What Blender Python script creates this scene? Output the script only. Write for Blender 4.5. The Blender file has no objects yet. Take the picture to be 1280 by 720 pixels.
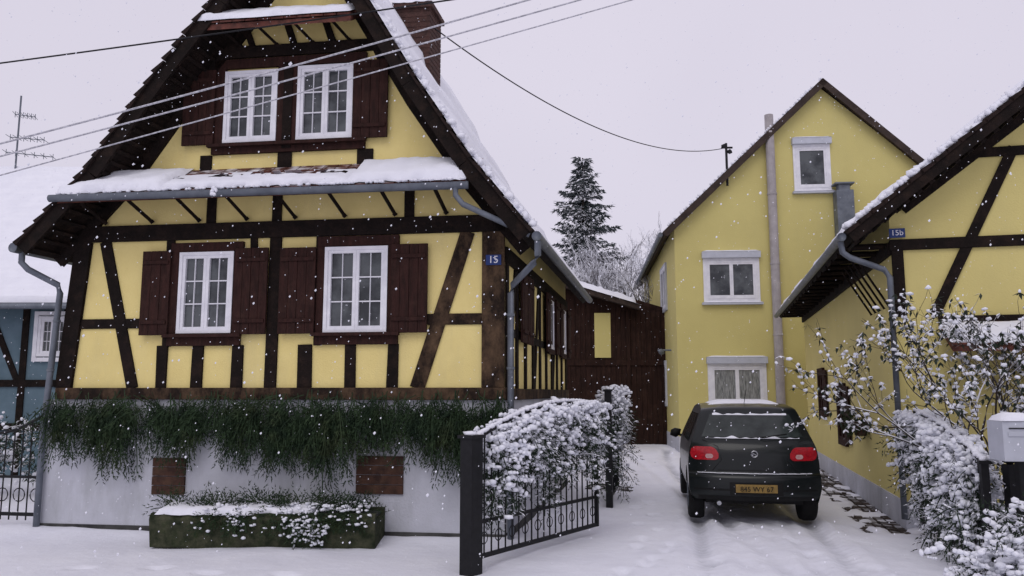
import bpy, math, random
from mathutils import Vector, Matrix, noise
R=random.Random(7)
sc=bpy.context.scene
# ------------------------------------------------------------------ camera
cam=bpy.data.cameras.new("camera"); camo=bpy.data.objects.new("camera",cam); sc.collection.objects.link(camo)
cam.sensor_width=36; cam.lens=28.125; cam.clip_end=2000; cam.clip_start=0.05
camo.location=(0,0,1.65); camo.rotation_euler=(math.radians(90)+math.atan(0.13),0,0)
sc.camera=camo
sc.view_settings.view_transform='Standard'; sc.view_settings.look='None'; sc.view_settings.exposure=0
# ------------------------------------------------------------------ light
w=bpy.data.worlds.new("World"); sc.world=w; w.use_nodes=True
nt=w.node_tree; nt.nodes.clear()
wo=nt.nodes.new('ShaderNodeOutputWorld'); bg=nt.nodes.new('ShaderNodeBackground')
sky=nt.nodes.new('ShaderNodeTexSky'); sky.sky_type='NISHITA'; sky.sun_disc=False
SE,SR=math.radians(48),math.radians(200)
sky.sun_elevation=SE; sky.sun_rotation=SR
mix=nt.nodes.new('ShaderNodeMix'); mix.data_type='RGBA'; mix.inputs[0].default_value=0.95
tc=nt.nodes.new('ShaderNodeTexCoord'); nz=nt.nodes.new('ShaderNodeTexNoise'); nz.inputs['Scale'].default_value=1.6; nz.inputs['Detail'].default_value=3
cr_=nt.nodes.new('ShaderNodeValToRGB'); cr_.color_ramp.elements[0].color=(0.79,0.745,0.875,1); cr_.color_ramp.elements[1].color=(0.88,0.83,0.96,1)
cr_.color_ramp.elements[0].position=.3; cr_.color_ramp.elements[1].position=.7
mul=nt.nodes.new('ShaderNodeVectorMath'); mul.operation='SCALE'; mul.inputs['Scale'].default_value=8.6
nt.links.new(tc.outputs['Generated'],nz.inputs['Vector']); nt.links.new(nz.outputs['Fac'],cr_.inputs['Fac'])
nt.links.new(cr_.outputs['Color'],mul.inputs[0]); nt.links.new(sky.outputs[0],mix.inputs[6]); nt.links.new(mul.outputs[0],mix.inputs[7])
nt.links.new(mix.outputs[2],bg.inputs['Color']); bg.inputs['Strength'].default_value=0.1
nt.links.new(bg.outputs[0],wo.inputs['Surface'])
sl=bpy.data.lights.new("sun",'SUN'); sl.energy=0.7; sl.angle=math.radians(35); sl.color=(1,.97,.94)
so=bpy.data.objects.new("sun",sl); sc.collection.objects.link(so)
sd=Vector((math.sin(SR)*math.cos(SE),math.cos(SR)*math.cos(SE),math.sin(SE)))
so.rotation_euler=sd.to_track_quat('Z','Y').to_euler()
# ------------------------------------------------------------------ materials
def mat(name,c1,c2=None,scale=8,rough=.85,bump=0,bscale=None,stretch=None,snow=None,coat=0,detail=5,spec=.3,ramp=(.35,.65),extra=None,metal=0,low=None):
    m=bpy.data.materials.new(name); m.use_nodes=True; n=m.node_tree.nodes; l=m.node_tree.links
    b=n['Principled BSDF']; b.inputs['Roughness'].default_value=rough; b.inputs['Specular IOR Level'].default_value=spec
    b.inputs['Coat Weight'].default_value=coat; b.inputs['Coat Roughness'].default_value=.05; b.inputs['Metallic'].default_value=metal
    c2=c2 or tuple(x*.75 for x in c1)
    t=n.new('ShaderNodeTexCoord'); mp=n.new('ShaderNodeMapping'); l.new(t.outputs['Object'],mp.inputs[0])
    if stretch: mp.inputs['Scale'].default_value=stretch
    z=n.new('ShaderNodeTexNoise'); z.inputs['Scale'].default_value=scale; z.inputs['Detail'].default_value=detail; z.inputs['Roughness'].default_value=.6
    l.new(mp.outputs[0],z.inputs['Vector'])
    r=n.new('ShaderNodeValToRGB'); r.color_ramp.elements[0].position=ramp[0]; r.color_ramp.elements[1].position=ramp[1]
    r.color_ramp.elements[0].color=(*c2,1); r.color_ramp.elements[1].color=(*c1,1)
    l.new(z.outputs['Fac'],r.inputs['Fac']); col=r.outputs['Color']
    if extra:
        z3=n.new('ShaderNodeTexNoise'); z3.inputs['Scale'].default_value=extra[1]; z3.inputs['Detail'].default_value=8; z3.inputs['Roughness'].default_value=.7
        if len(extra)>3:
            m3=n.new('ShaderNodeMapping'); m3.inputs['Scale'].default_value=extra[3]; l.new(t.outputs['Object'],m3.inputs[0]); l.new(m3.outputs[0],z3.inputs['Vector'])
        else: l.new(t.outputs['Object'],z3.inputs['Vector'])
        r3=n.new('ShaderNodeMapRange'); r3.inputs[1].default_value=extra[4] if len(extra)>4 else .5; r3.inputs[2].default_value=.75; r3.inputs[4].default_value=extra[2]
        l.new(z3.outputs['Fac'],r3.inputs[0]); mx=n.new('ShaderNodeMix'); mx.data_type='RGBA'; mx.inputs[7].default_value=(*extra[0],1)
        l.new(r3.outputs[0],mx.inputs[0]); l.new(col,mx.inputs[6]); col=mx.outputs[2]
    if low:   # compressed, dirtier snow in ruts and footprints (by height of the surface)
        s=n.new('ShaderNodeSeparateXYZ'); l.new(t.outputs['Object'],s.inputs[0]); mr=n.new('ShaderNodeMapRange')
        mr.inputs[1].default_value=low[1]; mr.inputs[2].default_value=low[2]; mr.inputs[3].default_value=1; mr.inputs[4].default_value=0
        l.new(s.outputs['Z'],mr.inputs[0]); mx=n.new('ShaderNodeMix'); mx.data_type='RGBA'; mx.inputs[7].default_value=(*low[0],1)
        l.new(mr.outputs[0],mx.inputs[0]); l.new(col,mx.inputs[6]); col=mx.outputs[2]
    if snow is not None:
        g=n.new('ShaderNodeNewGeometry'); s=n.new('ShaderNodeSeparateXYZ'); l.new(g.outputs['Normal'],s.inputs[0])
        z2=n.new('ShaderNodeTexNoise'); z2.inputs['Scale'].default_value=snow[2] if len(snow)>2 else 9; z2.inputs['Detail'].default_value=3; l.new(t.outputs['Object'],z2.inputs['Vector'])
        a=n.new('ShaderNodeMath'); a.operation='MULTIPLY_ADD'; a.inputs[1].default_value=snow[1]; l.new(z2.outputs['Fac'],a.inputs[0]); l.new(s.outputs['Z'],a.inputs[2])
        mr=n.new('ShaderNodeMapRange'); mr.inputs[1].default_value=snow[0]; mr.inputs[2].default_value=snow[0]+.18; l.new(a.outputs[0],mr.inputs[0])
        mx=n.new('ShaderNodeMix'); mx.data_type='RGBA'; mx.inputs[7].default_value=(.82,.83,.88,1)
        l.new(mr.outputs[0],mx.inputs[0]); l.new(col,mx.inputs[6]); col=mx.outputs[2]
    l.new(col,b.inputs['Base Color'])
    if bump:
        zb=n.new('ShaderNodeTexNoise'); zb.inputs['Scale'].default_value=bscale or scale*3; zb.inputs['Detail'].default_value=6; l.new(mp.outputs[0],zb.inputs['Vector'])
        bp=n.new('ShaderNodeBump'); bp.inputs['Strength'].default_value=bump; bp.inputs['Distance'].default_value=.02
        l.new(zb.outputs['Fac'],bp.inputs['Height']); l.new(bp.outputs[0],b.inputs['Normal'])
    return m
M={}
VS=(1,1,.25)
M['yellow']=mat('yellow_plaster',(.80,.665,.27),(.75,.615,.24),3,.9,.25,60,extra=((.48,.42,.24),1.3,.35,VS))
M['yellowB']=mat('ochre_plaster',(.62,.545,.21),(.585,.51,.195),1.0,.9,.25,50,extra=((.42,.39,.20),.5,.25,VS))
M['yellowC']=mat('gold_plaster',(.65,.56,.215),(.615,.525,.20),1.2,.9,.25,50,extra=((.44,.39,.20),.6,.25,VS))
M['timber']=mat('dark_timber',(.014,.009,.0075),(.007,.005,.004),6,.85,.6,30,extra=((.045,.026,.018),5,.5),spec=.15)
M['sill']=mat('weathered_timber',(.028,.017,.012),(.012,.008,.006),9,.85,.6,30,extra=((.20,.125,.07),3.0,.75,(1,1,.6),.46),spec=.15,detail=8)
M['shutter']=mat('brown_shutter',(.040,.016,.013),(.022,.010,.008),4,.8,.45,25,stretch=(6,6,1),extra=((.075,.038,.028),7,.4),spec=.15)
M['white']=mat('white_paint',(.80,.80,.83),(.68,.68,.72),6,.5)
M['glass']=mat('window_glass',(.018,.022,.026),(.085,.095,.10),2.2,.06,spec=.55,ramp=(.40,.60))
M['curtain']=mat('net_curtain_glass',(.32,.33,.33),(.12,.13,.13),5,.25,spec=.5,stretch=(6,6,1))
M['base']=mat('basement_render',(.54,.55,.60),(.46,.47,.51),2,.9,.35,40,extra=((.27,.28,.28),1.4,.75,VS))
M['damp']=mat('damp_base',(.08,.08,.075),(.03,.03,.03),5,.9)
M['snow']=mat('snow',(.84,.85,.90),(.79,.80,.86),3,.75,.4,14,detail=6)
M['snowground']=mat('ground_snow',(.83,.84,.90),(.77,.78,.85),1.5,.8,.5,12,detail=7,low=((.52,.53,.58),-.075,-.022))
M['tile']=mat('clay_tile',(.15,.05,.035),(.06,.022,.016),10,.8,.4,40,snow=(1.22,.75,5))
M['tiled']=mat('old_dark_tile',(.028,.017,.014),(.010,.007,.006),12,.85,.6,30,spec=.15)
M['zinc']=mat('zinc',(.17,.19,.22),(.11,.125,.15),5,.55,metal=.3,spec=.5,snow=(1.25,.5,7))
M['pipe']=mat('painted_flue',(.42,.39,.39),(.32,.295,.295),4,.5)
M['iron']=mat('black_iron',(.010,.010,.012),(.005,.005,.006),20,.55,spec=.25)
M['brick']=mat('chimney_brick',(.085,.042,.034),(.045,.024,.02),14,.9,.5,40,snow=(1.1,.4,9))
M['fir']=mat('fir_needles',(.034,.060,.026),(.010,.022,.011),7,.75,spec=.2,snow=(1.36,.6,7),extra=((.075,.078,.03),3,.5))
M['firsnow']=mat('fir_needles_snowy',(.028,.048,.026),(.012,.020,.011),12,.7,spec=.2,snow=(.85,.6,9))
M['leaf']=mat('evergreen_leaves',(.026,.042,.022),(.013,.022,.012),12,.6,snow=(.85,.6,9))
M['twig']=mat('snowy_twigs',(.05,.037,.03),(.026,.02,.017),12,.8,snow=(.55,.5,9))
M['twigfar']=mat('frosted_twigs',(.24,.23,.24),(.13,.125,.13),2,.9,snow=(.10,.5,4))
M['tuft']=mat('snow_tuft',(.86,.87,.92),(.78,.80,.86),18,.8,.4,60)
M['stone']=mat('mossy_stone',(.070,.072,.045),(.020,.026,.015),9,.95,1,22,extra=((.020,.036,.010),5,.85),spec=.1)
M['car']=mat('dark_green_paint',(.005,.008,.0075),(.004,.006,.006),3,.3,coat=.22,spec=.28)
M['carglass']=mat('car_glass',(.014,.019,.017),(.045,.055,.052),3.5,.14,spec=.45)
M['plastic']=mat('black_plastic',(.010,.010,.010),(.006,.006,.006),10,.6,spec=.2)
M['rubber']=mat('tyre_rubber',(.012,.012,.012),(.008,.008,.008),10,.9,snow=(.85,.9,14))
M['red']=mat('tail_lamp_red',(.45,.010,.018),(.28,.006,.012),30,.2,coat=.4)
M['redw']=mat('tail_lamp_clear',(.55,.35,.33),(.4,.2,.2),30,.2,coat=.3)
M['plate']=mat('plate_amber',(.30,.19,.05),(.20,.13,.04),14,.6)
M['chrome']=mat('chrome',(.45,.46,.48),(.3,.3,.32),8,.3,metal=.8)
M['blue']=mat('enamel_blue',(.012,.035,.16),(.010,.03,.13),8,.3)
M['lightblue']=mat('pale_blue_plaster',(.13,.19,.23),(.09,.14,.17),2,.9)
M['planks']=mat('barn_planks',(.036,.018,.014),(.020,.011,.009),3,.85,.5,20,stretch=(5,5,.6),extra=((.07,.04,.03),3,.5),spec=.1)
M['cobble']=mat('wet_paving',(.075,.058,.048),(.028,.023,.02),7,.8,.8,18,snow=(1.33,.75,3),spec=.2)
M['grey']=mat('light_grey_metal',(.50,.52,.58),(.44,.46,.51),6,.5)
M['fascia']=mat('fascia_brown',(.06,.043,.035),(.035,.026,.022),4,.8,spec=.15)
# ------------------------------------------------------------------ mesh helpers
class MB:
    def __init__(s): s.v=[]; s.f=[]
    def poly(s,pts):
        i=len(s.v); s.v+= [tuple(p) for p in pts]; s.f.append(tuple(range(i,i+len(pts))))
    def hexa(s,p):
        i=len(s.v); s.v+=[tuple(q) for q in p]
        for f in ((0,3,2,1),(4,5,6,7),(0,1,5,4),(1,2,6,5),(2,3,7,6),(3,0,4,7)): s.f.append(tuple(i+k for k in f))
    def prism(s,a,b):
        i=len(s.v); n=len(a); s.v+=[tuple(q) for q in a]+[tuple(q) for q in b]
        s.f.append(tuple(i+k for k in range(n))); s.f.append(tuple(i+n+k for k in reversed(range(n))))
        for k in range(n): s.f.append((i+k,i+(k+1)%n,i+n+(k+1)%n,i+n+k))
    def tube(s,pts,r,n=8,r2=None):
        pts=[Vector(p) for p in pts]; m=len(pts); i0=len(s.v)
        for k,p in enumerate(pts):
            t=(pts[min(k+1,m-1)]-pts[max(k-1,0)])
            if t.length<1e-6: t=Vector((0,0,1))
            t.normalize(); a=t.orthogonal() if abs(t.z)>.95 else t.cross(Vector((0,0,1))); a.normalize(); b=t.cross(a)
            rr=r if r2 is None else r+(r2-r)*k/max(1,m-1)
            for j in range(n):
                an=2*math.pi*j/n; s.v.append(tuple(p+a*math.cos(an)*rr+b*math.sin(an)*rr))
        for k in range(m-1):
            for j in range(n):
                s.f.append((i0+k*n+j,i0+k*n+(j+1)%n,i0+(k+1)*n+(j+1)%n,i0+(k+1)*n+j))
        if n>3:
            s.f.append(tuple(i0+j for j in range(n))); s.f.append(tuple(i0+(m-1)*n+j for j in range(n)))
    def grid(s,fn,nu,nv):
        i0=len(s.v)
        for a in range(nu+1):
            for b in range(nv+1): s.v.append(tuple(fn(a/nu,b/nv)))
        for a in range(nu):
            for b in range(nv):
                q=i0+a*(nv+1)+b; s.f.append((q,q+nv+1,q+nv+2,q+1))
    def obj(s,name,m,parent=None,smooth=False,bevel=0):
        me=bpy.data.meshes.new(name); me.from_pydata(s.v,[],s.f); me.validate(); me.update()
        o=bpy.data.objects.new(name,me); sc.collection.objects.link(o); me.materials.append(M[m] if isinstance(m,str) else m)
        if parent: o.parent=parent
        if smooth:
            for p in me.polygons: p.use_smooth=True
        if bevel:
            b=o.modifiers.new('bevel','BEVEL'); b.width=bevel; b.segments=2; b.limit_method='ANGLE'
        return o
def empty(name):
    e=bpy.data.objects.new(name,None); sc.collection.objects.link(e); return e
class Fr:
    def __init__(s,o,d,flip=False,n=None):
        L=math.hypot(*d); s.o=o; s.d=(d[0]/L,d[1]/L); s.n=(s.d[1],-s.d[0])
        if flip: s.n=(-s.n[0],-s.n[1])
        if n: L=math.hypot(*n); s.n=(n[0]/L,n[1]/L)
    def P(s,u,q,z): return Vector((s.o[0]+u*s.d[0]+q*s.n[0], s.o[1]+u*s.d[1]+q*s.n[1], z))
    def box(s,mb,u0,u1,q0,q1,z0,z1):
        mb.hexa([s.P(u0,q0,z0),s.P(u1,q0,z0),s.P(u1,q1,z0),s.P(u0,q1,z0),s.P(u0,q0,z1),s.P(u1,q0,z1),s.P(u1,q1,z1),s.P(u0,q1,z1)])
    def beam(s,mb,a,b,wd,q0,q1):
        du,dz=b[0]-a[0],b[1]-a[1]; L=math.hypot(du,dz); nu,nz_=-dz/L*wd/2,du/L*wd/2
        j=[R.uniform(-.006,.006) for _ in range(4)]
        c=[(a[0]+nu+j[0],a[1]+nz_),(b[0]+nu+j[1],b[1]+nz_),(b[0]-nu+j[2],b[1]-nz_),(a[0]-nu+j[3],a[1]-nz_)]
        mb.prism([s.P(u,q0,z) for u,z in c],[s.P(u,q1,z) for u,z in c])
def text(fr,u,q,z,body,size,m,parent,name):
    cu=bpy.data.curves.new(name,'FONT'); cu.body=body; cu.size=size; cu.align_x='CENTER'; cu.align_y='CENTER'; cu.extrude=.002
    o=bpy.data.objects.new(name,cu); sc.collection.objects.link(o); cu.materials.append(M[m])
    X=Vector((fr.d[0],fr.d[1],0)); N=Vector((X.y,-X.x,0)); Z=Vector((0,0,1)); p=fr.P(u,q,z)
    o.matrix_world=Matrix(((X.x,Z.x,N.x,p.x),(X.y,Z.y,N.y,p.y),(X.z,Z.z,N.z,p.z),(0,0,0,1)))
    if parent: o.parent=parent
def snowsheet(mb,a,b,c,d,th,nu,nv,seed=0,holes=0.0,rag=.04):
    a,b,c,d=map(Vector,(a,b,c,d)); nrm=(b-a).cross(d-a).normalized()
    if nrm.z<0: nrm=-nrm
    down=((a+b)/2-(c+d)/2).normalized(); i0=len(mb.v); keep={}
    for i in range(nu+1):
        for j in range(nv+1):
            u,v=i/nu,j/nv; p=a.lerp(b,u).lerp(d.lerp(c,u),v)
            n1=noise.noise(p*2.3+Vector((seed,0,0))); n2=noise.noise(p*9+Vector((seed,3,0)))
            h=th*(1+.45*n1+.25*n2)
            e=min(u,1-u)*nu; ev=min(v,1-v)*nv
            if e<1 or (ev<1): hh=0.0
            elif e<2 or ev<2: hh=h*.8
            else: hh=h
            if j==0: p=p+down*rag*(n1+n2)
            if j==1: p=p+down*(rag*(n1+n2)+th*.35)
            if j>nv-1: hh*=.3
            keep[(i,j)]=(n1+.5*n2)
            mb.v.append(tuple(p+nrm*(hh+.002)))
    for i in range(nu):
        for j in range(nv):
            if holes and j>nv*.35 and keep[(i,j)]>holes: continue
            q=i0+i*(nv+1)+j; mb.f.append((q,q+nv+1,q+nv+2,q+1))
ICO=None
def puff(mb,p,r,rz=None):
    global ICO
    if ICO is None:
        t=(1+5**.5)/2
        vs=[Vector(v).normalized() for v in [(-1,t,0),(1,t,0),(-1,-t,0),(1,-t,0),(0,-1,t),(0,1,t),(0,-1,-t),(0,1,-t),(t,0,-1),(t,0,1),(-t,0,-1),(-t,0,1)]]
        fs=[(0,11,5),(0,5,1),(0,1,7),(0,7,10),(0,10,11),(1,5,9),(5,11,4),(11,10,2),(10,7,6),(7,1,8),(3,9,4),(3,4,2),(3,2,6),(3,6,8),(3,8,9),(4,9,5),(2,4,11),(6,2,10),(8,6,7),(9,8,1)]
        ICO=(vs,fs)
    rz=rz or r; i=len(mb.v); rx=r*R.uniform(.7,1.4); ry=r*R.uniform(.7,1.3)
    for v in ICO[0]:
        k=R.uniform(.7,1.25); mb.v.append((p[0]+v.x*rx*k,p[1]+v.y*ry*k,p[2]+v.z*rz*k))
    mb.f+=[tuple(i+q for q in f) for f in ICO[1]]
def tri(mb,p,d,L,wd):
    s=d.cross(Vector((R.uniform(-1,1),R.uniform(-1,1),R.uniform(-1,1))))
    if s.length<1e-4: return
    s.normalize(); s*=wd; mb.poly([p-s,p+s,p+d*L])
def spray(mb,p,d,L,droop=.5,nl=.05,tw=10,wd=.006,tufts=None,tp=.1,sf=.7,gv=0,nj=.5,tlk=.33):
    p=Vector(p); d=Vector(d).normalized(); seg=max(4,int(L/.06)); st=L/seg; pts=[p.copy()]
    for k in range(seg):
        d=(d+Vector((R.gauss(0,.06),R.gauss(0,.06),-droop*st))).normalized(); p=p+d*st; pts.append(p.copy())
        side=d.cross(Vector((0,-1,.3))).normalized(); tl=L*tlk*(1-k/seg)+.05
        for sg in (-1,1):
            td=(d*.75+side*sg*sf+Vector((R.gauss(0,.2),R.gauss(0,.2),R.gauss(0,.15)))).normalized(); q=p.copy()
            m=max(2,int(tl/.035))
            for j in range(m):
                if gv: td=(td+Vector((0,0,-gv*.25))).normalized()
                q=q+td*(tl/m)
                for _ in range(2):
                    tri(mb,q,(td+Vector((R.gauss(0,nj),R.gauss(0,nj),R.gauss(0,nj)))).normalized(),nl,wd)
                if tufts is not None and R.random()<tp: puff(tufts,q+Vector((0,0,.012)),R.uniform(.013,.030),R.uniform(.010,.020))
    mb.tube(pts,.006,3)
def grow(mb,p,d,L,r,dep,spread=.5,up=.15,tips=None,nch=3,seg=3,n=4,rk=.62):
    pts=[p.copy()]
    for k in range(seg):
        d=(d+Vector((R.gauss(0,.13),R.gauss(0,.13),R.gauss(0,.08)+up*.3))).normalized(); p=p+d*(L/seg); pts.append(p.copy())
    mb.tube(pts,r,n if dep>1 else 3,r*rk)
    if tips is not None and dep<=1: tips+=pts[1:]
    if dep>0:
        for c in range(nch):
            b=pts[-1] if c<2 else pts[R.randint(1,seg)]
            nd=(d+Vector((R.gauss(0,spread),R.gauss(0,spread),R.gauss(0,spread*.7)+up))).normalized()
            grow(mb,b.copy(),nd,L*R.uniform(.62,.85),r*rk*.97,dep-1,spread,up,tips,nch,seg,n,rk)
def wbar(fr,mb,u0,u1,z0,z1,q0,q1,t):
    fr.box(mb,u0,u1,q0,q1,z0,z0+t); fr.box(mb,u0,u1,q0,q1,z1-t,z1)
    fr.box(mb,u0,u0+t,q0,q1-.002,z0+t,z1-t); fr.box(mb,u1-t,u1,q0,q1-.002,z0+t,z1-t)
def window(fr,W,G,u0,u1,z0,z1,q,f=.045,rows=3,cols=2,cas=2):
    wbar(fr,W,u0,u1,z0,z1,q,q+.05,f*.8)
    a,b,c,d=u0+f*.8,u1-f*.8,z0+f*.8,z1-f*.8
    for k in range(cas):
        x0=a+(b-a)*k/cas+.001; x1=a+(b-a)*(k+1)/cas-.001
        wbar(fr,W,x0,x1,c,d,q-.01,q+.04,f*.75)
        i0,i1,j0,j1=x0+f*.75,x1-f*.75,c+f*.75,d-f*.75
        for r in range(1,rows): fr.box(W,i0,i1,q,q+.028,j0+(j1-j0)*r/rows-.007,j0+(j1-j0)*r/rows+.007)
        for r in range(1,cols): fr.box(W,i0+(i1-i0)*r/cols-.004,i0+(i1-i0)*r/cols+.004,q,q+.025,j0,j1)
        G.poly([fr.P(i0-.01,q+.004,j0-.01),fr.P(i1+.01,q+.004,j0-.01),fr.P(i1+.01,q+.004+R.uniform(-.002,.002),j1+.01),fr.P(i0-.01,q+.004,j1+.01)])
def shutter(fr,S,u0,u1,z0,z1,q=.055):
    n=max(2,round((u1-u0)/.11)); wd=(u1-u0)/n
    for k in range(n): fr.box(S,u0+k*wd+.002,u0+(k+1)*wd-.002,q,q+.028+.003*(k%2),z0,z1)
    for zz in (z0+.13*(z1-z0),z1-.16*(z1-z0)): fr.box(S,u0+.02,u1-.02,q+.03,q+.048,zz,zz+.045)
# ================================================================== HOUSE 15 (left)
AX=(.19,1)
FA=Fr((-5.68,9.92),(1,-.14),n=(-AX[0],-AX[1])); CR=(-.0885,9.14); FS=Fr(CR,AX); WA=5.65; LA=5.8
A=empty("half_timbered_house")
prof=[(-.12,3.38),(.72,4.27),(1.53,5.42),(2.25,6.34),(3.22,7.72),(4.10,6.2),(4.70,5.19),(5.35,4.22),(6.03,3.38)]
def pz(u):
    for (a,b),(c,d) in zip(prof,prof[1:]):
        if a<=u<=c: return b+(d-b)*(u-a)/(c-a)
    return 3.4
mb=MB(); inner=[(.2,1.6),(WA,1.6),(WA,pz(WA)-.12)]+[(u,z-.14) for u,z in reversed(prof[1:-1])]+[(.2,pz(.2)-.12)]
mb.prism([FA.P(u,0,z) for u,z in inner],[FA.P(u,-LA,z) for u,z in inner]); mb.obj("walls","yellow",A)
mb=MB(); FA.box(mb,0,WA+.01,-LA,.03,-.3,1.56); mb.obj("basement_wall","base",A)
mb=MB(); FA.box(mb,-.005,WA+.015,-LA,.036,-.3,.09); mb.obj("damp_course","damp",A)
T=MB(); S=MB(); W=MB(); G=MB(); SI=MB()
q=.028
FA.box(SI,.12,WA+.03,-.02,.07,1.56,1.70)
FA.box(T,.12,WA+.02,0,.05,3.50,3.70)
FA.beam(T,(.20,1.70),(.34,3.50),.20,0,.045)
FA.box(SI,5.39,WA+.005,0,.04,1.70,3.50)
for a,b,z0,z1 in [(1.41,1.53,1.7,2.2),(1.87,1.99,1.7,2.2),(2.37,2.5,1.7,2.2),(2.80,2.93,1.7,3.5),(3.2,3.36,1.7,2.2),(3.77,3.89,1.7,2.2),(4.28,4.40,1.7,2.2),(2.55,2.62,3.36,3.5),(1.46,1.55,2.2,3.5),(3.38,3.45,2.2,3.5)]:
    m_=(a+b)/2; FA.beam(T,(m_+R.uniform(-.01,.01),z0),(m_+R.uniform(-.01,.01),z1),b-a,0,q+.002*R.random())
FA.beam(T,(.62,3.5),(1.10,1.70),.13,0,q-.004); FA.beam(SI,(5.22,3.5),(4.64,1.70),.15,0,q-.004)
FA.box(T,.30,1.41,0,q-.006,2.42,2.54); FA.box(SI,4.73,5.39,0,q-.006,2.42,2.55)
for (a,b,z0,z1,wu0,wu1,wz0,wz1,sl_,sr_) in [(1.53,2.46,2.20,3.46,1.65,2.35,2.35,3.34,(1.18,1.55),(2.38,2.80)),(3.40,4.40,2.20,3.49,3.50,4.27,2.34,3.36,(2.95,3.40),(4.32,4.76))]:
    FA.box(S,a,b,0,.05,z0,z0+.14); FA.box(S,a,b,0,.05,z1-.12,z1); FA.box(S,a,wu0,0,.048,z0+.14,z1-.12); FA.box(S,wu1,b,0,.048,z0+.14,z1-.12)
    FA.box(S,a-.03,b+.03,.05,.11,z0+.10,z0+.14)
    window(FA,W,G,wu0,wu1,wz0,wz1,.01,f=.05)
    shutter(FA,S,sl_[0],sl_[1],2.33,3.36); shutter(FA,S,sr_[0],sr_[1],2.33,3.37)
FA.box(S,1.98,3.95,0,.05,4.56,4.68); FA.box(S,1.98,3.95,0,.05,5.66,5.78)
for a,b in ((1.98,2.13),(2.82,3.08),(3.79,3.95)): FA.box(S,a,b,0,.048,4.68,5.66)
FA.box(T,2.90,3.02,.048,.06,4.6,5.7); FA.box(S,1.95,3.98,.05,.11,4.64,4.68)
window(FA,W,G,2.13,2.82,4.70,5.62,.01,f=.05); window(FA,W,G,3.08,3.79,4.70,5.64,.01,f=.05)
shutter(FA,S,1.60,2.02,4.68,5.64); shutter(FA,S,3.80,4.24,4.68,5.66)
for a,b in ((1.83,1.98),(2.84,3.02),(3.85,4.05)): FA.box(T,a,b,0,q,4.28,4.56)
FA.box(T,.8,5.2,0,.04,4.18,4.30); FA.box(T,1.75,4.25,0,.045,5.80,5.95)
FA.beam(T,(1.80,5.5),(2.10,6.1),.10,0,.03); FA.beam(T,(4.22,5.5),(3.95,6.1),.10,0,.03)
for u in (2.45,3.0,3.5): FA.beam(T,(u,5.95),(u-.12,6.28),.07,0,.03)
for (a,b),(c,d) in zip(prof,prof[1:]):
    off=.17; dx,dz=c-a,d-b; L=math.hypot(dx,dz); nx,nz_=dz/L,-dx/L
    if b+d<7: continue
    FA.beam(T,(a+nx*off,b+nz_*off),(c+nx*off,d+nz_*off),.16,0,.05)
for (a,b),(c,d) in zip(prof,prof[1:]):
    dx,dz=c-a,d-b; L=math.hypot(dx,dz); dx/=L; dz/=L; nx,nz_=dz,-dx
    for k in range(int(L/.16)):
        t=.05+k*.16; pu,pz_=a+dx*t+nx*.11,b+dz*t+nz_*.11
        l=[(pu,pz_),(pu+dx*.05,pz_+dz*.05),(pu+dx*.05+nx*.04,pz_+dz*.05+nz_*.04),(pu+nx*.04,pz_+nz_*.04)]
        T.prism([FA.P(u,.0,z) for u,z in l],[FA.P(u,.53,z) for u,z in l])
for u in (1.95,2.8,4.45): FA.box(T,u,u+.12,0,.028,3.7,4.2)
for k in range(8):
    u=.62+k*.62; T.tube([FA.P(u,.03,3.74),FA.P(u,.50,3.90)],.028,4)
for k in range(4):
    u=2.25+k*.47; T.tube([FA.P(u+.06,.03,5.95),FA.P(u,.48,6.02)],.025,4)
FS.box(SI,-.02,LA,0,.06,1.555,1.69); FS.box(T,0,LA,0,.04,3.14,3.32)
for k in range(10):
    FS.box(T,.02+k*.62,.14+k*.62,0,.032,1.69,3.14)
for k in range(0,9,3): FS.beam(T,(.2+k*.62,1.70),(.6+k*.62,3.12),.11,0,.026)
FS.box(T,0,LA,0,.024,2.30,2.40)
for k,s0 in enumerate((.75,2.9,4.5)):
    if k:
        window(FS,W,G,s0+.40,s0+1.0,2.32,3.12,.0,f=.05); wbar(FS,S,s0+.32,s0+1.08,2.24,3.18,0,.06,.08)
    shutter(FS,S,s0-.02,s0+.36,2.26,3.14,.06); shutter(FS,S,s0+(1.04 if k else .40),s0+(1.42 if k else .82),2.26,3.14,.06)
T.obj("timber_frame","timber",A,bevel=.006); SI.obj("weathered_beams","sill",A,bevel=.008); S.obj("shutters","shutter",A,bevel=.003)
W.obj("window_frames","white",A); G.obj("window_panes","glass",A)
mb=MB()
for a,b,z0,z1 in ((1.45,1.86,.45,.88),(3.95,4.50,.50,.93)):
    for k in range(4):
        h=(z1-z0)/4; FA.box(mb,a,b,.03,.055+.003*(k%2),z0+k*h+.004,z0+(k+1)*h-.004)
mb.obj("basement_hatches",mat('hatch_wood',(.075,.035,.022),(.03,.014,.01),9,.85,.5,30,extra=((.12,.07,.04),6,.5)),A)
def slab(fr,pr,q0,q1,th,name,m,parent):
    mb=MB()
    for (a,b),(c,d) in zip(pr,pr[1:]):
        dx,dz=c-a,d-b; L=math.hypot(dx,dz); nx,nz_=dz/L*th,-dx/L*th
        lp=[(a,b),(c,d),(c+nx,d+nz_),(a+nx,b+nz_)]
        mb.prism([fr.P(u,q0,z) for u,z in lp],[fr.P(u,q1,z) for u,z in lp])
    return mb.obj(name,m,parent)
slab(FA,prof,.50,-LA-.3,.11,"roof_deck","timber",A)
slab(FA,prof,.545,.502,.15,"bargeboards","timber",A)
mb=MB(); SN=MB()
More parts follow.
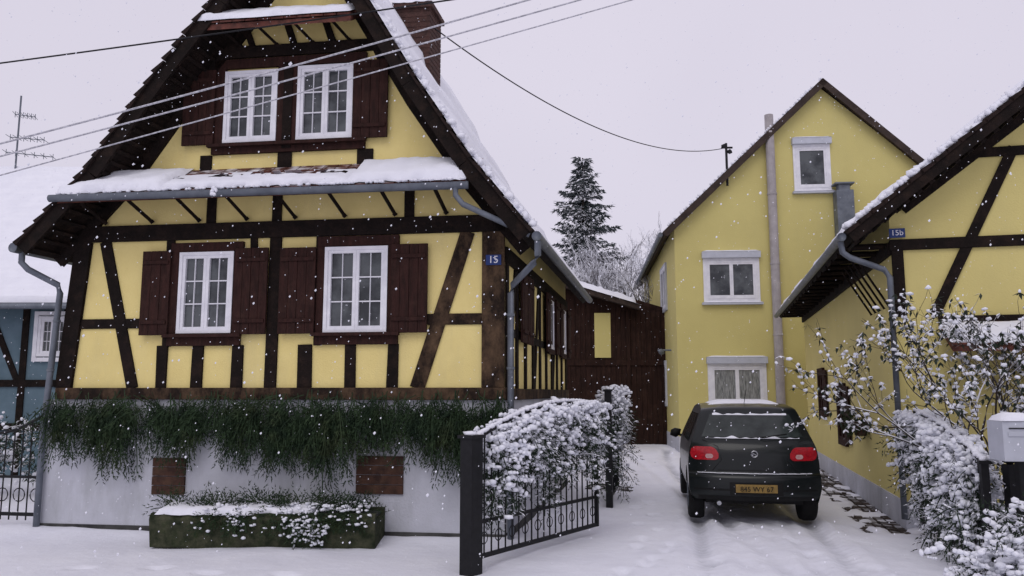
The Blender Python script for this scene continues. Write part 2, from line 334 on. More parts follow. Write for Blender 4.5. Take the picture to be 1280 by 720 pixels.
for i,((a,b),(c,d)) in enumerate(zip(prof,prof[1:])):
    L=math.hypot(c-a,d-b); n=int(L/.17); dx,dz=(c-a)/L,(d-b)/L
    nx,nz_=-dz,dx; right=c>3.3
    for k in range(n+1):
        t=k*L/(n+.0001)
        if t+.16>L+.05: continue
        p0=(a+dx*t,b+dz*t); lift0,lift1=(.02,.05) if right else (.06,.02)
        l=[(p0[0],p0[1]),(p0[0]+dx*.19,p0[1]+dz*.19),(p0[0]+dx*.19+nx*lift1,p0[1]+dz*.19+nz_*lift1),(p0[0]+nx*lift0,p0[1]+nz_*lift0)]
        mb.prism([FA.P(u,.57+.015*R.random(),z) for u,z in l],[FA.P(u,-.2,z) for u,z in l])
    o=.045; qf=.53 if right else .25
    snowsheet(SN,FA.P(a+nx*o,qf,b+nz_*o),FA.P(a+nx*o,-LA-.3,b+nz_*o),FA.P(c+nx*o,-LA-.3,d+nz_*o),FA.P(c+nx*o,qf,d+nz_*o),.075 if right else .06,40,6,i,rag=0)
mb.obj("verge_tiles","tiled",A)
for i in range(0,8):
    (a,b),(c,d)=prof[i],prof[i+1]; L=math.hypot(c-a,d-b); right=c>3.3
    for k in range(int(L/(.028 if right else .12))):
        t=R.random(); nx,nz_=-(d-b)/L,(c-a)/L; h=.075 if right else .06
        puff(SN,FA.P(a+(c-a)*t+nx*h,.47+R.uniform(-.1,.06),b+(d-b)*t+nz_*h),R.uniform(.025,.055) if right else R.uniform(.02,.04))
mb=MB()
def pent(F,mb,u0,u1,q0,z0,z1,th=.07):
    mb.prism([F.P(u0,q0,z0),F.P(u0,0,z1),F.P(u0,0,z1-th),F.P(u0,q0,z0-th)],[F.P(u1,q0,z0),F.P(u1,0,z1),F.P(u1,0,z1-th),F.P(u1,q0,z0-th)])
    n=int((u1-u0)/.16); k5=.17*q0/.5; kz=.17*(z1-z0)/.5*.8
    for k in range(n):
        for r in range(4):
            t=r/4; qq=q0*(1-t)+.02; zz=z0+(z1-z0)*t+.012; w_=(u1-u0)/n
            c=u0+(k+.5*(r%2)*.9+.02)*w_; l=[(qq,zz+.02),(qq-k5,zz+.02+kz),(qq-k5,zz-.01+kz),(qq,zz-.005)]
            mb.prism([F.P(c,a,b) for a,b in l],[F.P(c+w_*.93,a,b) for a,b in l])
pent(FA,mb,.36,5.32,.55,3.95,4.36); pent(FA,mb,1.98,3.93,.52,6.02,6.34)
mb.obj("pent_tiles","tile",A)
def psnow(u0,u1,q0,z0,z1,th,seed,holes,v1=1):
    zz=z0+(z1-z0)*v1; qq=q0*(1-v1)
    snowsheet(SN,FA.P(u0,q0+.03,z0+.04),FA.P(u1,q0+.03,z0+.04),FA.P(u1,qq,zz+.05),FA.P(u0,qq,zz+.05),th,int((u1-u0)/.05),10,seed,holes,rag=.05)
psnow(.36,1.75,.55,3.95,4.36,.085,1,0,.98); psnow(3.95,5.32,.55,3.95,4.36,.085,2,0,.98); psnow(1.70,4.0,.55,3.95,4.36,.06,5,.20,.60)
psnow(1.98,3.93,.52,6.02,6.34,.07,4,0,.9)
for k in range(90):
    u=R.uniform(.4,5.3); puff(SN,FA.P(u,.60,3.985),R.uniform(.02,.04),.018)
for k in range(9): puff(SN,FA.P(2.42+R.uniform(-.03,.03),.66,3.98-.10*R.random()),.025)
SN.obj("roof_snow","snow",A,smooth=True)
mb=MB()
mb.tube([FA.P(.30,.60,3.93),FA.P(5.36,.60,3.91)],.045,12)
mb.tube([FA.P(-.18,.55,3.36),FA.P(-.18,-LA,3.36)],.06,12); mb.tube([FA.P(6.10,.50,3.34),FA.P(6.10,-LA,3.34)],.055,12)
mb.tube([FA.P(5.22,.60,3.90),FA.P(5.22,.60,3.80),FA.P(5.30,.58,3.70),FA.P(6.02,.47,3.36)],.033,10)
mb.tube([FA.P(6.10,.42,3.32),FA.P(6.10,.42,3.14),FA.P(6.05,.38,3.06),FA.P(5.77,.12,2.86),FA.P(5.74,.10,2.76),FA.P(5.74,.10,.05)],.038,10)
mb.tube([FA.P(-.16,.42,3.34),FA.P(-.16,.42,3.20),FA.P(-.1,.38,3.12),FA.P(.10,.12,2.96),FA.P(.12,.10,2.86),FA.P(.02,.09,1.2),FA.P(.02,.09,.05)],.038,10)
for z in (2.5,1.9,1.2): mb.tube([FA.P(5.74,.10,z),FA.P(5.74,.10,z+.03)],.046,10); mb.tube([FA.P(.02+(z-1.2)*.06,.095,z),FA.P(.02+(z-1.2)*.06,.095,z+.03)],.046,10)
mb.obj("gutters","zinc",A,smooth=True)
mb=MB(); FA.box(mb,3.50,4.03,-2.9,-2.3,5,7.50); FA.box(mb,3.45,4.08,-2.95,-2.25,7.50,7.58)
for k in range(24): FA.box(mb,3.494,4.036,-2.906,-2.294,5.5+k*.085,5.5+k*.085+.068)
mb.obj("chimney","brick",A)
mb=MB(); snowsheet(mb,FA.P(3.45,-2.25,7.58),FA.P(4.08,-2.25,7.58),FA.P(4.08,-2.95,7.58),FA.P(3.45,-2.95,7.58),.12,10,10,8); mb.obj("chimney_snow","snow",A,smooth=True)
sg=empty("house_number_sign"); mb=MB(); FA.box(mb,5.44,5.62,.045,.058,3.10,3.22); mb.obj("plate","blue",sg,bevel=.003)
text(FA,5.53,.06,3.16,"15",.12,"white",sg,"digits")
# ================================================================== garland on house 15
mb=MB()
def env(u):
    b=.84+.20*math.sin(u*3.1+.5)+.30*noise.noise(Vector((u*2.9,0,5)))
    if 3.85<u<4.6: return max(b,.92)
    if 1.35<u<1.95: return max(b,.92)
    return min(b,.86) if (.1<u<.6 or 2.4<u<3.8 or u>4.7) else b
for i in range(260):
    u=R.uniform(.12,5.66); z0=R.uniform(1.40,1.68); L=max(.28,(z0-env(u))*R.uniform(.6,1.12))
    dd=Vector((R.gauss(0,.20),R.uniform(-.25,-.03),-1)); spray(mb,FA.P(u,.07+R.uniform(0,.05),z0),dd,L,.4,.052,wd=.0065,sf=.55,gv=1.0,nj=.33,tlk=.30)
for i in range(110):
    u=R.uniform(.05,5.6); spray(mb,FA.P(u,.09,R.uniform(1.42,1.62)),Vector((R.choice((-1,1)),-.25,R.uniform(-.5,.05))),R.uniform(.3,.5),3.0,.05,wd=.0065,sf=.5,gv=1.2,nj=.35)
mb.obj("spruce_garland","fir")
# ================================================================== planter
P=empty("stone_planter"); FP=Fr((-3.88,8.90),(1,-.035)); mb=MB()
pr=[(0,0),(.55,0),(.60,.30),(.56,.36),(.5,.36),(.48,.30),(.1,.30),(.07,.36),(0,.36),(-.03,.3)]
nseg=24
for k in range(nseg):
    a,b=2.43*k/nseg,2.43*(k+1)/nseg
    def jit(u,i): return .012*noise.noise(Vector((u*3,i*1.7,1)))
    mb.prism([FP.P(a,-.5+q_+jit(a,i),z+jit(a,i+20)) for i,(q_,z) in enumerate(pr)],[FP.P(b,-.5+q_+jit(b,i),z+jit(b,i+20)) for i,(q_,z) in enumerate(pr)])
mb.obj("trough","stone",P)
mb=MB(); FP.box(mb,.03,2.40,-.42,-.01,.05,.33); mb.obj("soil","damp",P)
mb=MB(); snowsheet(mb,FP.P(.05,.08,.345),FP.P(1.75,.08,.345),FP.P(1.75,-.3,.37),FP.P(.05,-.3,.37),.075,36,10,3,rag=.09)
mb.obj("trough_snow","snow",P,smooth=True)
mb=MB(); tf=MB()
for i in range(120):
    u=R.uniform(.1,2.35); spray(mb,FP.P(u,R.uniform(-.40,-.05),.36),Vector((R.gauss(0,.7),-.1,R.uniform(.1,.9))),R.uniform(.12,.26),3,.04)
for i in range(60):
    u=R.uniform(.5,2.35); spray(mb,FP.P(u,.06,.36),Vector((R.gauss(0,.8),-.5,R.uniform(-.8,.3))),R.uniform(.10,.24),4,.04,tufts=tf,tp=.10)
for i in range(200):
    u=R.uniform(.6,2.35); puff(tf,FP.P(u,R.uniform(-.3,.10),.39+R.uniform(-.01,.05)),R.uniform(.014,.036),R.uniform(.010,.022))
for i in range(16):
    spray(mb,FP.P(1.75+R.uniform(-.12,.12),.1,.38),Vector((R.gauss(0,.3),-.2,-1)),R.uniform(.2,.36),1,.04,tufts=tf,tp=.30)
mb.obj("planter_foliage","fir",P); tf.obj("planter_snow_tufts","tuft",P,smooth=True)
# ================================================================== HOUSE B
B=empty("yellow_house"); CB=(4.66,22.59); FB=Fr(CB,(1,-.09)); FBs=Fr(CB,(.09,1),flip=True); WB=8.6; LB=11.8
prB=[(0,-.4),(WB,-.4),(WB,6.45),(4.28,10.36),(0,6.45)]
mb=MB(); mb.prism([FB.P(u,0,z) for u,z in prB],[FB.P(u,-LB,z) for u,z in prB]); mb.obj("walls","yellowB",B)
mb=MB(); FB.box(mb,-.02,WB+.02,-LB,.02,-.4,.42); mb.obj("plinth","base",B)
rp=[(-.35,6.16),(4.28,10.56),(8.95,6.16)]
slab(FB,rp,.25,-LB-.2,.10,"roof_deck","fascia",B)
slab(FB,rp,.29,.252,.18,"bargeboards","fascia",B)
SN=MB()
for (a,b),(c,d) in zip(rp,rp[1:]):
    snowsheet(SN,FB.P(a,.27,b+.01),FB.P(a,-LB-.2,b+.01),FB.P(c,-LB-.2,d+.01),FB.P(c,.27,d+.01),.07,30,8,11,rag=0)
for k in range(120):
    t=R.random(); puff(SN,FB.P(-.35+4.63*t,.27,6.22+4.4*t),R.uniform(.02,.05))
W=MB(); G=MB(); C=MB(); WS=MB()
for u0,u1,z0,z1,cas in ((.78,2.34,4.18,5.60,2),(.82,2.42,1.28,2.62,2),(3.41,4.44,7.33,8.86,1)):
    FB.box(WS,u0-.03,u1+.03,0,.16,z1-.18,z1+.0); FB.box(WS,u0-.06,u1+.06,0,.14,z0-.09,z0-.03)
    wbar(FB,W,u0,u1,z0,z1-.18,0,.05,.08); window(FB,W,C if z0<2 else G,u0+.08,u1-.08,z0+.08,z1-.26,.01,f=.065,rows=1,cols=1,cas=cas)
    snowsheet(SN,FB.P(u0-.06,.15,z0-.03),FB.P(u1+.06,.15,z0-.03),FB.P(u1+.06,.055,z0-.03),FB.P(u0-.06,.055,z0-.03),.03,12,4,2,rag=0)
    snowsheet(SN,FB.P(u0-.03,.17,z1),FB.P(u1+.03,.17,z1),FB.P(u1+.03,.0,z1),FB.P(u0-.03,.0,z1),.035,12,4,2,rag=0)
for s0,z0,z1 in ((2.3,4.2,5.7),(3.0,1.2,2.65),(7.2,1.2,2.65)):
    wbar(FBs,WS,s0,s0+1.7,z0,z1,0,.06,.09); window(FBs,W,G,s0+.09,s0+1.61,z0+.09,z1-.09,.01,f=.07,rows=1,cols=1)
W.obj("window_frames","white",B); G.obj("window_panes","glass",B); C.obj("curtained_panes","curtain",B); WS.obj("shutter_boxes","grey",B)
SN.obj("roof_snow","snow",B,smooth=True)
mb=MB(); mb.tube([FB.P(2.75,.16,.3),FB.P(2.75,.16,9.55)],.125,14)
for z in (1.2,3.2,5.2,7.2,9.0): mb.tube([FB.P(2.75,.16,z),FB.P(2.75,.16,z+.05)],.14,14)
mb.obj("flue_pipe","pipe",B,smooth=False)
mb=MB(); FB.box(mb,4.45,4.92,.05,.40,3.0,7.25); FB.box(mb,4.53,4.84,.1,.35,7.25,7.42); FB.box(mb,4.42,4.95,.03,.42,7.42,7.47)
mb.obj("metal_chimney","zinc",B,bevel=.01)
mb=MB(); mb.tube([FBs.P(-.1,.40,6.12),FBs.P(LB,.40,6.12)],.07,10); mb.tube([FB.P(2.45,.06,.4),FB.P(2.45,.06,1.2)],.03,8); mb.obj("gutter","zinc",B)
mb=MB(); mb.tube([FBs.P(1.56,.0,2.9),FBs.P(1.56,.3,2.9)],.03,6); puff(mb,FBs.P(1.56,.3,2.85),.1); mb.obj("wall_lamp","zinc",B)
# ================================================================== HOUSE C (15b)
C_=empty("half_timbered_house"); CC=(4.90,10.20); FC=Fr(CC,(1,-.25)); FCs=Fr(CC,(.25,1),flip=True); LC=10.4
rc=[(-.60,3.62),(.28,4.33),(3.6,6.95),(7.9,3.6)]
prC=[(0,-.4),(7.2,-.4),(7.2,3.95),(3.6,6.72),(.28,4.16),(0,3.94)]
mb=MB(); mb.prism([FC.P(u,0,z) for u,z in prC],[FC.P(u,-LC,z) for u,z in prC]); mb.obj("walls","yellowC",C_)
mb=MB(); FC.box(mb,-.02,7.22,-LC,.02,-.4,.30); mb.obj("plinth","base",C_)
slab(FC,rc,.50,-LC-.2,.11,"roof_deck","timber",C_); slab(FC,rc,.54,.502,.15,"bargeboards","timber",C_)
SN=MB()
for i,((a,b),(c,d)) in enumerate(zip(rc,rc[1:])):
    snowsheet(SN,FC.P(a,.52,b+.02),FC.P(a,-LC-.2,b+.02),FC.P(c,-LC-.2,d+.02),FC.P(c,.52,d+.02),.11,50,8,20+i,rag=.03)
for k in range(300):
    t=R.random(); puff(SN,FC.P(-.6+4.2*t,.48+R.uniform(-.1,.05),3.71+3.3*t*1.005),R.uniform(.025,.06))
mb=MB(); T=MB()
for k in range(28):
    t=k/28; u=-.60+4.2*t; z=3.62+3.33*t
    mb.prism([FC.P(u,.56,z-.02),FC.P(u+.17,.56,z+.11),FC.P(u+.15,.56,z+.15),FC.P(u-.03,.56,z+.03)],[FC.P(u,.4,z-.02),FC.P(u+.17,.4,z+.11),FC.P(u+.15,.4,z+.15),FC.P(u-.03,.4,z+.03)])
    T.prism([FC.P(u+.08,0,z-.11),FC.P(u+.13,0,z-.07),FC.P(u+.15,0,z-.10),FC.P(u+.10,0,z-.14)],[FC.P(u+.08,.5,z-.11),FC.P(u+.13,.5,z-.07),FC.P(u+.15,.5,z-.10),FC.P(u+.10,.5,z-.14)])
mb.obj("verge_tiles","tiled",C_)
FC.box(T,-.02,7.2,0,.045,3.46,3.60); FC.box(T,.0,.14,0,.04,2.6,3.46); FC.box(T,.5,7.2,0,.05,2.50,2.60)
FC.beam(T,(.46,2.62),(1.50,4.72),.11,0,.035); FC.box(T,.75,6.4,0,.04,4.62,4.74); FC.beam(T,(2.6,2.62),(1.9,4.6),.11,0,.035); FC.box(T,2.7,2.84,0,.036,2.6,4.62)
FC.beam(T,(.15,4.02),(3.6,6.65),.18,0,.05)
FCs.box(T,-.02,LC,0,.05,3.40,3.56)
for k in range(18): T.tube([FCs.P(.1+k*.58,.0,3.54),FCs.P(.1+k*.58,.56,3.54)],.045,4)
for k in range(5): T.tube([FCs.P(.15+k*.3,.03,2.75),FCs.P(.15+k*.3,.40,3.4)],.018,4)
T.obj("timber_frame","timber",C_,bevel=.006)
W=MB(); G=MB(); S=MB()
for s0,z0,z1 in ((7.0,1.15,2.1),(4.3,.75,1.75)):
    wbar(FCs,S,s0-.06,s0+.86,z0-.06,z1+.06,0,.05,.07); window(FCs,S,G,s0,s0+.8,z0,z1,.0,f=.06); shutter(FCs,S,s0-.5,s0-.06,z0,z1,.02)
G.obj("window_panes","glass",C_); S.obj("shutters","shutter",C_)
mb=MB(); pent(FC,mb,.5,5.5,.55,2.20,2.52); mb.obj("pent_tiles","tile",C_)
snowsheet(SN,FC.P(.48,.58,2.23),FC.P(5.5,.58,2.23),FC.P(5.5,.16,2.48),FC.P(.48,.16,2.48),.09,90,8,31,rag=.06)
SN.obj("roof_snow","snow",C_,smooth=True)
mb=MB(); mb.tube([FC.P(-.66,.5,3.58),FC.P(-.66,-LC,3.58)],.055,12)
mb.tube([FC.P(-.66,.38,3.55),FC.P(-.64,.38,3.40),FC.P(-.55,.34,3.34),FC.P(-.12,.14,3.20),FC.P(-.05,.10,3.10),FC.P(-.05,.10,2.55)],.038,10)
mb.tube([FC.P(-.05,.10,2.6),FC.P(-.05,.10,.1)],.036,10)
mb.obj("gutters","zinc",C_,smooth=True)
sg=empty("house_number_sign"); mb=MB(); FC.box(mb,-.02,.17,.05,.062,3.62,3.74); mb.obj("plate","blue",sg); text(FC,.075,.064,3.68,"15b",.10,"white",sg,"digits")
hb=empty("hanging_basket"); mb=MB()
for i in range(36): spray(mb,FCs.P(2.4+R.uniform(-.2,.2),.08,1.2),Vector((R.gauss(0,.6),R.gauss(0,.6),R.uniform(-.8,.8))),.24,2,.05)
mb.obj("dry_plant","fir",hb); mb=MB(); mb.tube([FCs.P(2.4,.1,.98),FCs.P(2.4,.1,1.2)],.08,10,.13); mb.obj("pot","brick",hb)
# ================================================================== barn
BN=empty("barn"); FN=Fr((.6,26.0),(1,-.02)); mb=MB(); mb2=MB()
mb2.prism([FN.P(0,-.04,-.2),FN.P(4.6,-.04,-.2),FN.P(4.6,-.04,4.3),FN.P(0,-.04,5.7)],[FN.P(0,-5,-.2),FN.P(4.6,-5,-.2),FN.P(4.6,-5,4.3),FN.P(0,-5,5.7)]); mb2.obj("walls","planks",BN)
for k in range(28):
    u=k*.163
    if 12<=k<=13: FN.box(mb,u,u+.155,-.04,.0+.01*R.random(),-.1,2.6); continue
    FN.box(mb,u,u+.155,-.04,.0+.015*R.random(),-.1,5.6-.31*u-.1)
FN.box(mb,0,4.55,0,.05,2.5,2.68); FN.box(mb,1.0,1.14,0,.06,0,4.9); FN.box(mb,3.1,3.22,0,.06,0,4.3)
mb.obj("plank_doors","planks",BN)
mb=MB(); FN.box(mb,2.08,2.60,-.03,.03,2.75,4.2); mb.obj("yellow_panel","yellowB",BN)
mb=MB(); mb.prism([FN.P(-.3,.6,5.55),FN.P(3.5,.6,4.40),FN.P(3.5,.6,4.25),FN.P(-.3,.6,5.40)],[FN.P(-.3,-5,5.95),FN.P(3.5,-5,4.8),FN.P(3.5,-5,4.65),FN.P(-.3,-5,5.8)]); mb.obj("roof_deck","fascia",BN)
mb=MB(); snowsheet(mb,FN.P(-.3,.65,5.56),FN.P(3.55,.65,4.40),FN.P(3.55,-5,4.8),FN.P(-.3,-5,5.96),.22,30,12,9,rag=.06); mb.obj("roof_snow","snow",BN,smooth=True)
# ================================================================== blue neighbour
NB=empty("blue_half_timbered_house"); FN2=Fr((-18,16.0),(1,0))
mb=MB(); FN2.box(mb,0,12,-7,0,-.3,3.5); mb.obj("walls","lightblue",NB)
mb=MB()
for k in range(15): FN2.box(mb,k*.82,k*.82+.13,0,.03,0,3.4)
for z in (.9,1.75,3.3): FN2.box(mb,0,12,0,.035,z,z+.14)
for k in (8,10): FN2.beam(mb,(k*.82,1.8),(k*.82-.7,3.3),.12,0,.028)
mb.obj("timber_frame","timber",NB)
W=MB();G=MB(); window(FN2,W,G,8.55,9.15,2.35,3.15,.03,f=.07); wbar(FN2,W,8.45,9.25,2.25,3.25,0,.06,.08); W.obj("window_frames","white",NB); G.obj("window_panes","glass",NB)
mb=MB(); a=[(.5,3.35),(-3.6,7.15),(-7.7,3.35)]
mb.prism([FN2.P(-.3,q_,z) for q_,z in a],[FN2.P(12.3,q_,z) for q_,z in a]); mb.obj("roof_deck","tiled",NB)
mb=MB()
def nsn(a_,b_):   # blanket of snow, softly stepped by the tile courses
    x=-.3+12.6*a_; t=b_; q_=.58-4.18*t; z=3.37+3.81*t; fr=(t*16)%1
    h=.07+.022*(1-fr)+.02*noise.noise(Vector((x*.8,t*6,3)))+.008*noise.noise(Vector((x*4,t*30,3)))
    if b_==0: h=0
    return FN2.P(x,q_+h*.6,z+h)
mb.grid(nsn,90,128)
mb.obj("roof_snow","snow",NB,smooth=True)
mb=MB(); mb.tube([FN2.P(-.3,.6,3.30),FN2.P(12.3,.6,3.30)],.06,10); mb.obj("gutter","zinc",NB)
an=empty("tv_antenna"); mb=MB(); ax,ay=-12.45,19.5
mb.tube([(ax,ay,6.9),(ax,ay,9.1)],.022,6)
for z,l_,ang in ((8.6,.25,.3),(8.0,.45,.1),(7.6,.6,.2)):
    d=Vector((math.cos(ang),math.sin(ang),-.06)); c=Vector((ax,ay,z)); mb.tube([c-d*l_*.4,c+d*l_*1.4],.012,5)
    for k in range(6):
        p=c-d*l_*.4+d*l_*1.8*k/5; s_=Vector((-d.y,d.x,0))*.22; mb.tube([p-s_,p+s_],.008,4); mb.tube([p-Vector((0,0,.08)),p+Vector((0,0,.08))],.008,4)
mb.obj("mast_and_elements","zinc",an)
# ================================================================== CAR
CA=empty("parked_car"); cdir=Vector((.17,1,0)).normalized(); cright=Vector((cdir.y,-cdir.x,0)); corg=Vector((3.03,10.15,.0))
prof_c=[(.03,.31),(0,.37),(-.005,.47),(0,.58),(.03,.625),(.075,.64),(.085,.75),(.10,.88),(.13,.97),(.19,1.05),(.52,1.385),(.68,1.435),(1.2,1.475),(1.7,1.48),(2.2,1.45),(2.45,1.39),(3.15,1.0),(3.3,.965),(3.8,.84),(4.05,.72),(4.15,.58),(4.17,.4),(4.1,.28)]
def dens(pr,n=4):
    o=[]
    for i in range(len(pr)-1):
        p0=pr[max(i-1,0)];p1=pr[i];p2=pr[i+1];p3=pr[min(i+2,len(pr)-1)]
        for k in range(n):
            t=k/n
            def cm(a,b,c,d):
                lin=b+(c-b)*t; cat=.5*((2*b)+(-a+c)*t+(2*a-5*b+4*c-d)*t*t+(-a+3*b-3*c+d)*t**3); return lin*.35+cat*.65
            o.append((cm(p0[0],p1[0],p2[0],p3[0]),cm(p0[1],p1[1],p2[1],p3[1])))
    o.append(pr[-1]); return o
PC=dens(prof_c)
def Wc(y,z):
    if z<.45: a=.78+.09*min(1,max(0,(z-.25)/.2))**.6
    elif z<.72: a=.87
    elif z<.95: a=.87-.03*((z-.72)/.23)**1.5
    else: a=.84-(z-.95)*.40
    t=max(0,(y-3.0)/1.2); return .93*a*(1-.10*t*t)
def dfm(x,y,z):
    y2=y
    if y<1.2: y2+=.20*(abs(x)/.82)**2.6*(1-max(0,y)/1.2)
    if y>3: y2-=.35*(abs(x)/.82)**2.4*((y-3)/1.2)
    return corg+cright*x+cdir*y2+Vector((0,0,z))
mb=MB()
def top(a,b):
    k=a*(len(PC)-1); i=min(int(k),len(PC)-2); f=k-i; y=PC[i][0]*(1-f)+PC[i+1][0]*f; z=PC[i][1]*(1-f)+PC[i+1][1]*f
    t=b*2-1; wd=Wc(y,z); cr=.0
    if z>1.3: cr=.035*(1-abs(t)**3)*min(1,(z-1.3)/.1)
    return dfm(t*wd,y,z+cr)
mb.grid(top,len(PC)-1,28)
def ztop(y):
    up=[p for p in PC if p[1]>=.6 and p[0]>=0]; best=.6
    for (a,b),(c,d) in zip(up,up[1:]):
        if c>a and a<=y<=c: best=b+(d-b)*(y-a)/(c-a)
    return best
YW=(.70,3.28); ns=120
for sg_ in (-1,1):
    def side(a,b):
        y=.0+4.16*a; zt=ztop(y); zb=.28
        for yw in YW:
            if abs(y-yw)<.37: zb=max(zb,.30+math.sqrt(.37**2-(y-yw)**2))
        z=zb+(zt-zb)*b; return dfm(sg_*Wc(y,z),y,z)
    mb.grid(side,ns,18)
mb.obj("body","car",CA,smooth=True)
def ry(z):
    for (a,b),(c,d) in zip(PC,PC[1:]):
        if b<=z<=d and a<.7: return a+(c-a)*(z-b)/(d-b+1e-9)
    return .0
def rear(mb,x0,x1,z0,z1,off,nx=10,nz=5,x0t=None,x1t=None,rnd=0):
    x0t=x0 if x0t is None else x0t; x1t=x1 if x1t is None else x1t
    def f(a,b):
        b2=b
        if rnd:
            e=min(1,min(a,1-a)/rnd); b2=.5+(b-.5)*(1-(1-e)**2)**.5
        z=z0+(z1-z0)*b2; xa=x0+(x0t-x0)*b2; xb=x1+(x1t-x1)*b2; x=xa+(xb-xa)*a
        return dfm(x,ry(z)-off,z+off*.3)
    mb.grid(f,nx,nz)
g=MB(); rear(g,-.63,.63,1.075,1.36,.008,16,8,-.50,.50)
for sg_ in (-1,1):
    for y0,y1 in ((.75,1.05),(1.10,1.95),(2.0,2.85)):
        def sgl(a,b):
            y=y0+(y1-y0)*a; z0_=.985; z1_=min(1.36,ztop(y)-.06); z=z0_+max(0.01,(z1_-z0_))*b; return dfm(sg_*(Wc(y,z)+.008),y,z)
        g.grid(sgl,8,6)
def ws(a,b):
    y=2.5+.6*a; z=ztop(y); t=(b*2-1)*.88; return dfm(t*Wc(y,z),y+.006,z+.012)
g.grid(ws,6,12); g.obj("glass","carglass",CA,smooth=True)
l=MB(); l2=MB()
for sg_ in (-1,1):
    rear(l,sg_*.41,sg_*.785,.79,.955,.012,24,8,sg_*.46,sg_*.78,rnd=.22)
    rear(l2,sg_*.50,sg_*.60,.81,.865,.017,8,4,rnd=.3)
l.obj("tail_lamps","red",CA,smooth=True); l2.obj("reversing_lamps","redw",CA,smooth=True)
b=MB(); rear(b,-.75,.75,.425,.445,.012,24,2); rear(b,-.32,.32,.375,.53,.010,10,4)
rear(b,-.45,.45,.665,.675,.004,16,1); rear(b,-.70,.70,.31,.36,.006,16,2)
for sg_ in (-1,1):   # tailgate shut lines
    b.tube([dfm(sg_*.52,ry(.66)-.002,.66),dfm(sg_*.40,ry(.80)-.002,.80),dfm(sg_*.44,ry(.96)-.002,.96),dfm(sg_*.62,ry(1.04)-.002,1.04)],.005,4)
for sg_ in (-1,1):
    c=dfm(sg_*.89,2.62,1.02); puff(b,c,.085,.075); b.tube([dfm(sg_*.80,2.68,.97),c],.02,6)
b.tube([dfm(.05,.20,1.075),dfm(.15,.16,1.085),dfm(.42,.17,1.12)],.008,5)
b.tube([dfm(0,1.0,1.50),dfm(0,.72,1.68)],.004,5)
b.obj("trim","plastic",CA,smooth=True)
u_=MB()
u_.hexa([dfm(-.6,.25,.24),dfm(.6,.25,.24),dfm(.6,4,.24),dfm(-.6,4,.24),dfm(-.56,.15,.6),dfm(.56,.15,.6),dfm(.56,4,.6),dfm(-.56,4,.6)]); u_.obj("underbody","plastic",CA)
pl=MB(); rear(pl,-.25,.25,.405,.505,.022,8,3); pl.obj("number_plate","plate",CA)
FCar=Fr((0,0),(cright.x,cright.y)); p=dfm(0,ry(.45)-.034,.452)
uu=p.x*FCar.d[0]+p.y*FCar.d[1]; qq=p.x*FCar.n[0]+p.y*FCar.n[1]
text(FCar,uu,qq+.006,.455,"845 WY 67",.085,"plastic",CA,"plate_text")
e=MB()
def ring(cx,cz,r0,off):
    e.tube([dfm(cx+r0*math.cos(t*math.pi/8),ry(cz)-off,cz+r0*math.sin(t*math.pi/8)) for t in range(17)],.007,6)
ring(0,.875,.038,.012); e.tube([dfm(-.025,ry(.88)-.016,.89),dfm(.025,ry(.88)-.016,.86)],.006,6)
e.tube([dfm(-.45,.02,.27),dfm(-.45,.14,.27)],.028,10)
e.obj("badge_and_exhaust","chrome",CA)
wh=MB(); rim=MB()
for yw in YW:
    for sg_ in (-1,1):
        c=dfm(0,yw,.30)
        prf=[(.0,.18),(.0,.27),(.02,.30),(.06,.308),(.15,.308),(.20,.29),(.20,.1)]
        n=28; i0=len(wh.v)
        for k in range(n):
            an=2*math.pi*k/n
            for dx_,r_ in prf: wh.v.append(tuple(c+cright*sg_*(.805-dx_)+cdir*math.cos(an)*r_+Vector((0,0,math.sin(an)*r_))))
        m=len(prf)
        for k in range(n):
            for j in range(m-1): wh.f.append((i0+k*m+j,i0+((k+1)%n)*m+j,i0+((k+1)%n)*m+j+1,i0+k*m+j+1))
        cc_=c+cright*sg_*.775; rim.poly([tuple(cc_+cdir*math.cos(2*math.pi*k/20)*.185+Vector((0,0,math.sin(2*math.pi*k/20)*.185))) for k in range(20)])
        for k in range(6):
            an=k*math.pi/3; rim.tube([tuple(cc_+cright*sg_*.02),tuple(cc_+cright*sg_*.015+cdir*math.cos(an)*.18+Vector((0,0,math.sin(an)*.18)))],.02,5)
wh.obj("tyres","rubber",CA,smooth=True); rim.obj("rims","zinc",CA)
s_=MB()
def rs(a,b):
    y=.95+1.40*a; z=ztop(y); t=(b*2-1)*.84; ed=min(a,1-a,b,1-b); h=.035*min(1,ed*8)+.008*noise.noise(Vector((a*9,b*9,0)))
    return dfm(t*Wc(y,z)+.01*noise.noise(Vector((a*20,b*5,3))),y,z+.034*(1-abs(t)**3)+h-.006)
s_.grid(rs,36,30)
def rw(a,b):
    n_=noise.noise(Vector((a*10,0,0))); z=1.350+(.022+.03*n_)*b; x=-.47+.94*a; return dfm(x,ry(z)-.014-.008*math.sin(b*3.14),z)
s_.grid(rw,40,4)
def rl(a,b):
    n_=noise.noise(Vector((a*9,0,7))); z=1.062+max(.002,.012+.045*n_)*b; x=-.58+1.16*a; return dfm(x,ry(z)-.012-.006*math.sin(b*3.14),z)
s_.grid(rl,50,3)
def rb(a,b):
    n_=noise.noise(Vector((a*14,0,2))); x=-.7+1.4*a; return dfm(x,.03+.045*b*(1 if n_>-.1 else .05),.636+.006*b)
s_.grid(rb,60,2)
s_.obj("car_snow","snow",CA,smooth=True)
